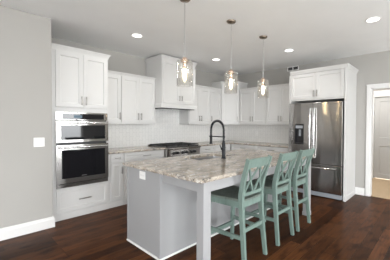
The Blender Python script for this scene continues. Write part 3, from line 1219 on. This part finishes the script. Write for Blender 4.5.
def make_stool(label):
    t = thing('bar_stool', label, 'bar stool', group='seafoam counter stools at the island')
    SZ = .650
    # saddle seat
    bm = B()
    nx, ny = 12, 10
    top, bot = [], []
    for j in range(ny+1):
        v = j/ny
        y = lerp(-.228, .225, v)
        hw = lerp(.172, .234, v)
        rowt, rowb = [], []
        for i in range(nx+1):
            u = -1+2*i/nx
            edge = max(abs(u), abs(2*v-1))
            dip = .012*(1-u*u)*(1-(2*v-1)**2)
            rnd = .008*max(0, (edge-.85)/.15)**2
            yy = y+(.012*(1-u*u) if j == ny else 0)
            rowt.append(bm.verts.new((u*hw, yy, SZ-dip-rnd)))
            rowb.append(bm.verts.new((u*hw*.97, yy*.97, SZ-.030)))
        top.append(rowt)
        bot.append(rowb)
    for j in range(ny):
        for i in range(nx):
            bm.faces.new((top[j][i], top[j][i+1], top[j+1][i+1], top[j+1][i]))
            bm.faces.new((bot[j][i], bot[j+1][i], bot[j+1][i+1], bot[j][i+1]))
    rim = [(top[0][i], bot[0][i]) for i in range(nx+1)]+[(top[j][nx], bot[j][nx]) for j in range(1, ny+1)]+[(top[ny][i], bot[ny][i]) for i in range(nx-1, -1, -1)]+[(top[j][0], bot[j][0]) for j in range(ny-1, 0, -1)]
    for k in range(len(rim)):
        a, b = rim[k], rim[(k+1) % len(rim)]
        bm.faces.new((a[0], a[1], b[1], b[0]))
    s_ = obj('seat', bm, 'seat', t, True)
    s_['label'] = 'dark weathered grey-green seat'
    # posts that run from the back foot to the top of the back
    for s in (-1, 1):
        pts = curve_pts([post_at(s, z) for z in (0, .30, .62, .80, 1.045)], 5)
        bm = B()
        sweep(bm, pts, .034, .046, (1, 0, 0), taper=[lerp(.82, 1.05, min(1, p.z/.6)) if p.z < .7 else lerp(1.05, .85, (p.z-.7)/.35) for p in pts])
        obj('back_post', bm, 'aqua', t)
        bm = B()
        sweep(bm, [(s*.214, .216, 0), (s*.207, .200, .35), (s*.201, .190, .619)], .040, .040, (1, 0, 0), taper=[.8, .95, 1.05])
        obj('leg', bm, 'aqua', t)
    # aprons
    bm = B()
    sweep(bm, [(-.184, .190, .590), (.184, .190, .590)], .022, .058)
    obj('apron', bm, 'aqua', t)
    bm = B()
    sweep(bm, [(-.150, -.210, .590), (.150, -.210, .590)], .022, .058)
    obj('apron', bm, 'aqua', t)
    for s in (-1, 1):
        bm = B()
        sweep(bm, [(s*.168, -.188, .590), (s*.199, .169, .590)], .022, .058)
        obj('apron', bm, 'aqua', t)
    # stretchers
    def at_front(s, z):
        return Vector((s*lerp(.214, .201, z/.619), lerp(.216, .190, z/.619), z))
    bm = B()
    sweep(bm, [at_front(-1, .205)+Vector((.016, 0, 0)), at_front(1, .205)-Vector((.016, 0, 0))], .024, .040)
    obj('footrest', bm, 'aqua', t)
    for s in (-1, 1):
        bm = B()
        a, b = at_front(s, .275), post_at(s, .275)
        d = (b-a).normalized()
        sweep(bm, [a+d*.018, b-d*.020], .022, .036)
        obj('stretcher', bm, 'aqua', t)
    bm = B()
    sweep(bm, [post_at(-1, .345)+Vector((.015, 0, 0)), post_at(1, .345)-Vector((.015, 0, 0))], .022, .036)
    obj('stretcher', bm, 'aqua', t)
    # curved rails of the back
    def rail(z0, z1, bow, name, rise=0):
        bm = B()
        n = 12
        ra = []
        for k in range(n+1):
            u = -1+2*k/n
            ring = []
            for z, th in ((z0, -.011), (z1, -.011), (z1, .011), (z0, .011)):
                p = post_at(1, min(z, 1.045))
                zz = z+(rise*(1-u*u) if z == z1 else 0)
                yy = p.y-(bow*(1-u*u))+th
                ring.append(bm.verts.new((u*(p.x-.002), yy, zz)))
            ra.append(ring)
        for a, b in zip(ra, ra[1:]):
            for j in range(4):
                bm.faces.new((a[j], a[(j+1) % 4], b[(j+1) % 4], b[j]))
        bm.faces.new(ra[0])
        bm.faces.new(ra[-1][::-1])
        return obj(name, bm, 'aqua', t)
    rail(.958, 1.042, .026, 'top_rail', .006)
    rail(.674, .708, .010, 'lower_rail')
    # two crossed pairs of slats
    def back_pt(u, z):
        p = post_at(1, z)
        bow = lerp(.010, .026, (z-.69)/.32)
        return Vector((u*(p.x-.016), p.y-bow*(1-u*u), z))
    for u0, u1 in ((-.92, -.06), (-.10, -.90), (.10, .90), (.92, .06)):
        bm = B()
        pts = [back_pt(lerp(u0, u1, k/8), lerp(.704, .964, k/8)) for k in range(9)]
        sweep(bm, pts, .019, .013, (1, 0, 0))
        obj('slat', bm, 'aqua', t)
    return t
s1 = make_stool('seafoam counter stool nearest the camera beside the near island leg')
s1.location = (-3.372, -2.980, 0)
for (x, y, rz), lab in (((-2.750, -2.985, .0), 'seafoam counter stool in the middle of the row of three'),
                        ((-2.235, -2.985, .0), 'seafoam counter stool farthest from the camera, nearest the refrigerator')):
    c = copy_tree(s1)
    c.location = (x, y, 0)
    c.rotation_euler = (0, 0, rz)
    c['label'] = lab

# ------------------------------------------------------------------ pendants
def make_pendant(label):
    t = thing('pendant_light', label, 'pendant light', group='glass pendants over the island')
    obj('canopy', lathe(B(), [(0, 0), (.062, 0), (.062, -.010), (.052, -.022), (.018, -.028), (.012, -.034), (0, -.034)], n=28), 'bronze', t, True)
    obj('rod', tube(B(), [(0, 0, -.030), (0, 0, -.655)], .0065, 10), 'steel2', t, True)
    cp = obj('cap', lathe(B(), [(0, -.640), (.020, -.640), (.024, -.655), (.040, -.660), (.042, -.668), (.042, -.690), (.036, -.694), (0, -.694)], n=28), 'copper', t, True)
    obj('socket', lathe(B(), [(0, -.6945), (.020, -.6945), (.020, -.745), (.016, -.750), (0, -.750)], n=18), 'copper', t, True)
    R, z0, z1 = .088, -.948, -.672
    prof = [(.043, z1-.004), (.070, z1), (R-.006, z1-.003), (R, z1-.012), (R, z0), (R-.004, z0), (R-.004, z1-.012), (R-.009, z1-.0065), (.070, z1-.004), (.043, z1-.008)]
    obj('glass_shade', lathe(B(), prof, n=40), 'glass', t, 'all')
    b = obj('bulb', lathe(B(), [(.014, -.750), (.020, -.770), (.029, -.815), (.029, -.850), (.020, -.890), (.008, -.910), (0, -.913)], n=20), 'bulbglass', t, 'all')
    g = B()
    for k in range(5):
        a = 2*math.pi*k/5
        tube(g, [(.006*math.cos(a), .006*math.sin(a), -.765), (.014*math.cos(a), .014*math.sin(a), -.83), (.006*math.cos(a), .006*math.sin(a), -.885)], .0035, 6)
    obj('filament', g, 'filament', b, True)
    return t
PEND = [(-3.680, -2.512), (-2.893, -2.515), (-2.121, -2.520)]
p1 = make_pendant('clear glass cylinder pendant nearest the camera, hanging in front of the range hood')
p1.location = (*PEND[0], CEIL)
for (x, y), lab in zip(PEND[1:], ('clear glass cylinder pendant in the middle, hanging in front of the corner cabinet', 'clear glass cylinder pendant farthest from the camera, nearest the refrigerator')):
    c = copy_tree(p1)
    c.location = (x, y, CEIL)
    c['label'] = lab

# ------------------------------------------------------------------ recessed downlights
def make_can(label):
    t = thing('recessed_light', label, 'ceiling light', group='recessed ceiling lights')
    obj('trim_ring', lathe(B(), [(.070, -.001), (.094, -.001), (.094, -.004), (.086, -.009), (.072, -.006), (.070, -.001)], n=32), 'plastic', t, True)
    obj('lens', lathe(B(), [(0, -.003), (.0715, -.003), (.0715, -.001), (0, -.001)], n=32), 'can', t)
    return t
CANS = [(-3.448, -1.089, 'recessed ceiling light above the counter between the oven cabinet and hood'),
        (-1.62, -1.041, 'recessed ceiling light nearest the corner, just right of the range hood'),
        (-1.213, -2.494, 'recessed ceiling light in front of the refrigerator cabinet'),
        (-1.722, -3.922, 'recessed ceiling light at the far right, nearest the doorway')]
c0 = make_can(CANS[0][2])
c0.location = (CANS[0][0], CANS[0][1], CEIL)
for x, y, lab in CANS[1:]:
    c = copy_tree(c0)
    c.location = (x, y, CEIL)
    c['label'] = lab
def down(x, y, pw, z=CEIL-.012):
    l = bpy.data.lights.new('can_and_fill_light', 'AREA')
    l.shape = 'DISK'
    l.size = .14
    l.energy = pw
    l.color = (1, .97, .93)
    l.spread = math.radians(150)
    o = bpy.data.objects.new('can_and_fill_light', l)
    COL.objects.link(o)
    o.location = (x, y, z)
for x, y, lab in CANS:
    down(x, y, CAN_POWER)
down(1.0, -3.4, 36, CEIL-.02)  # unseen lamp added to brighten the room beyond the doorway
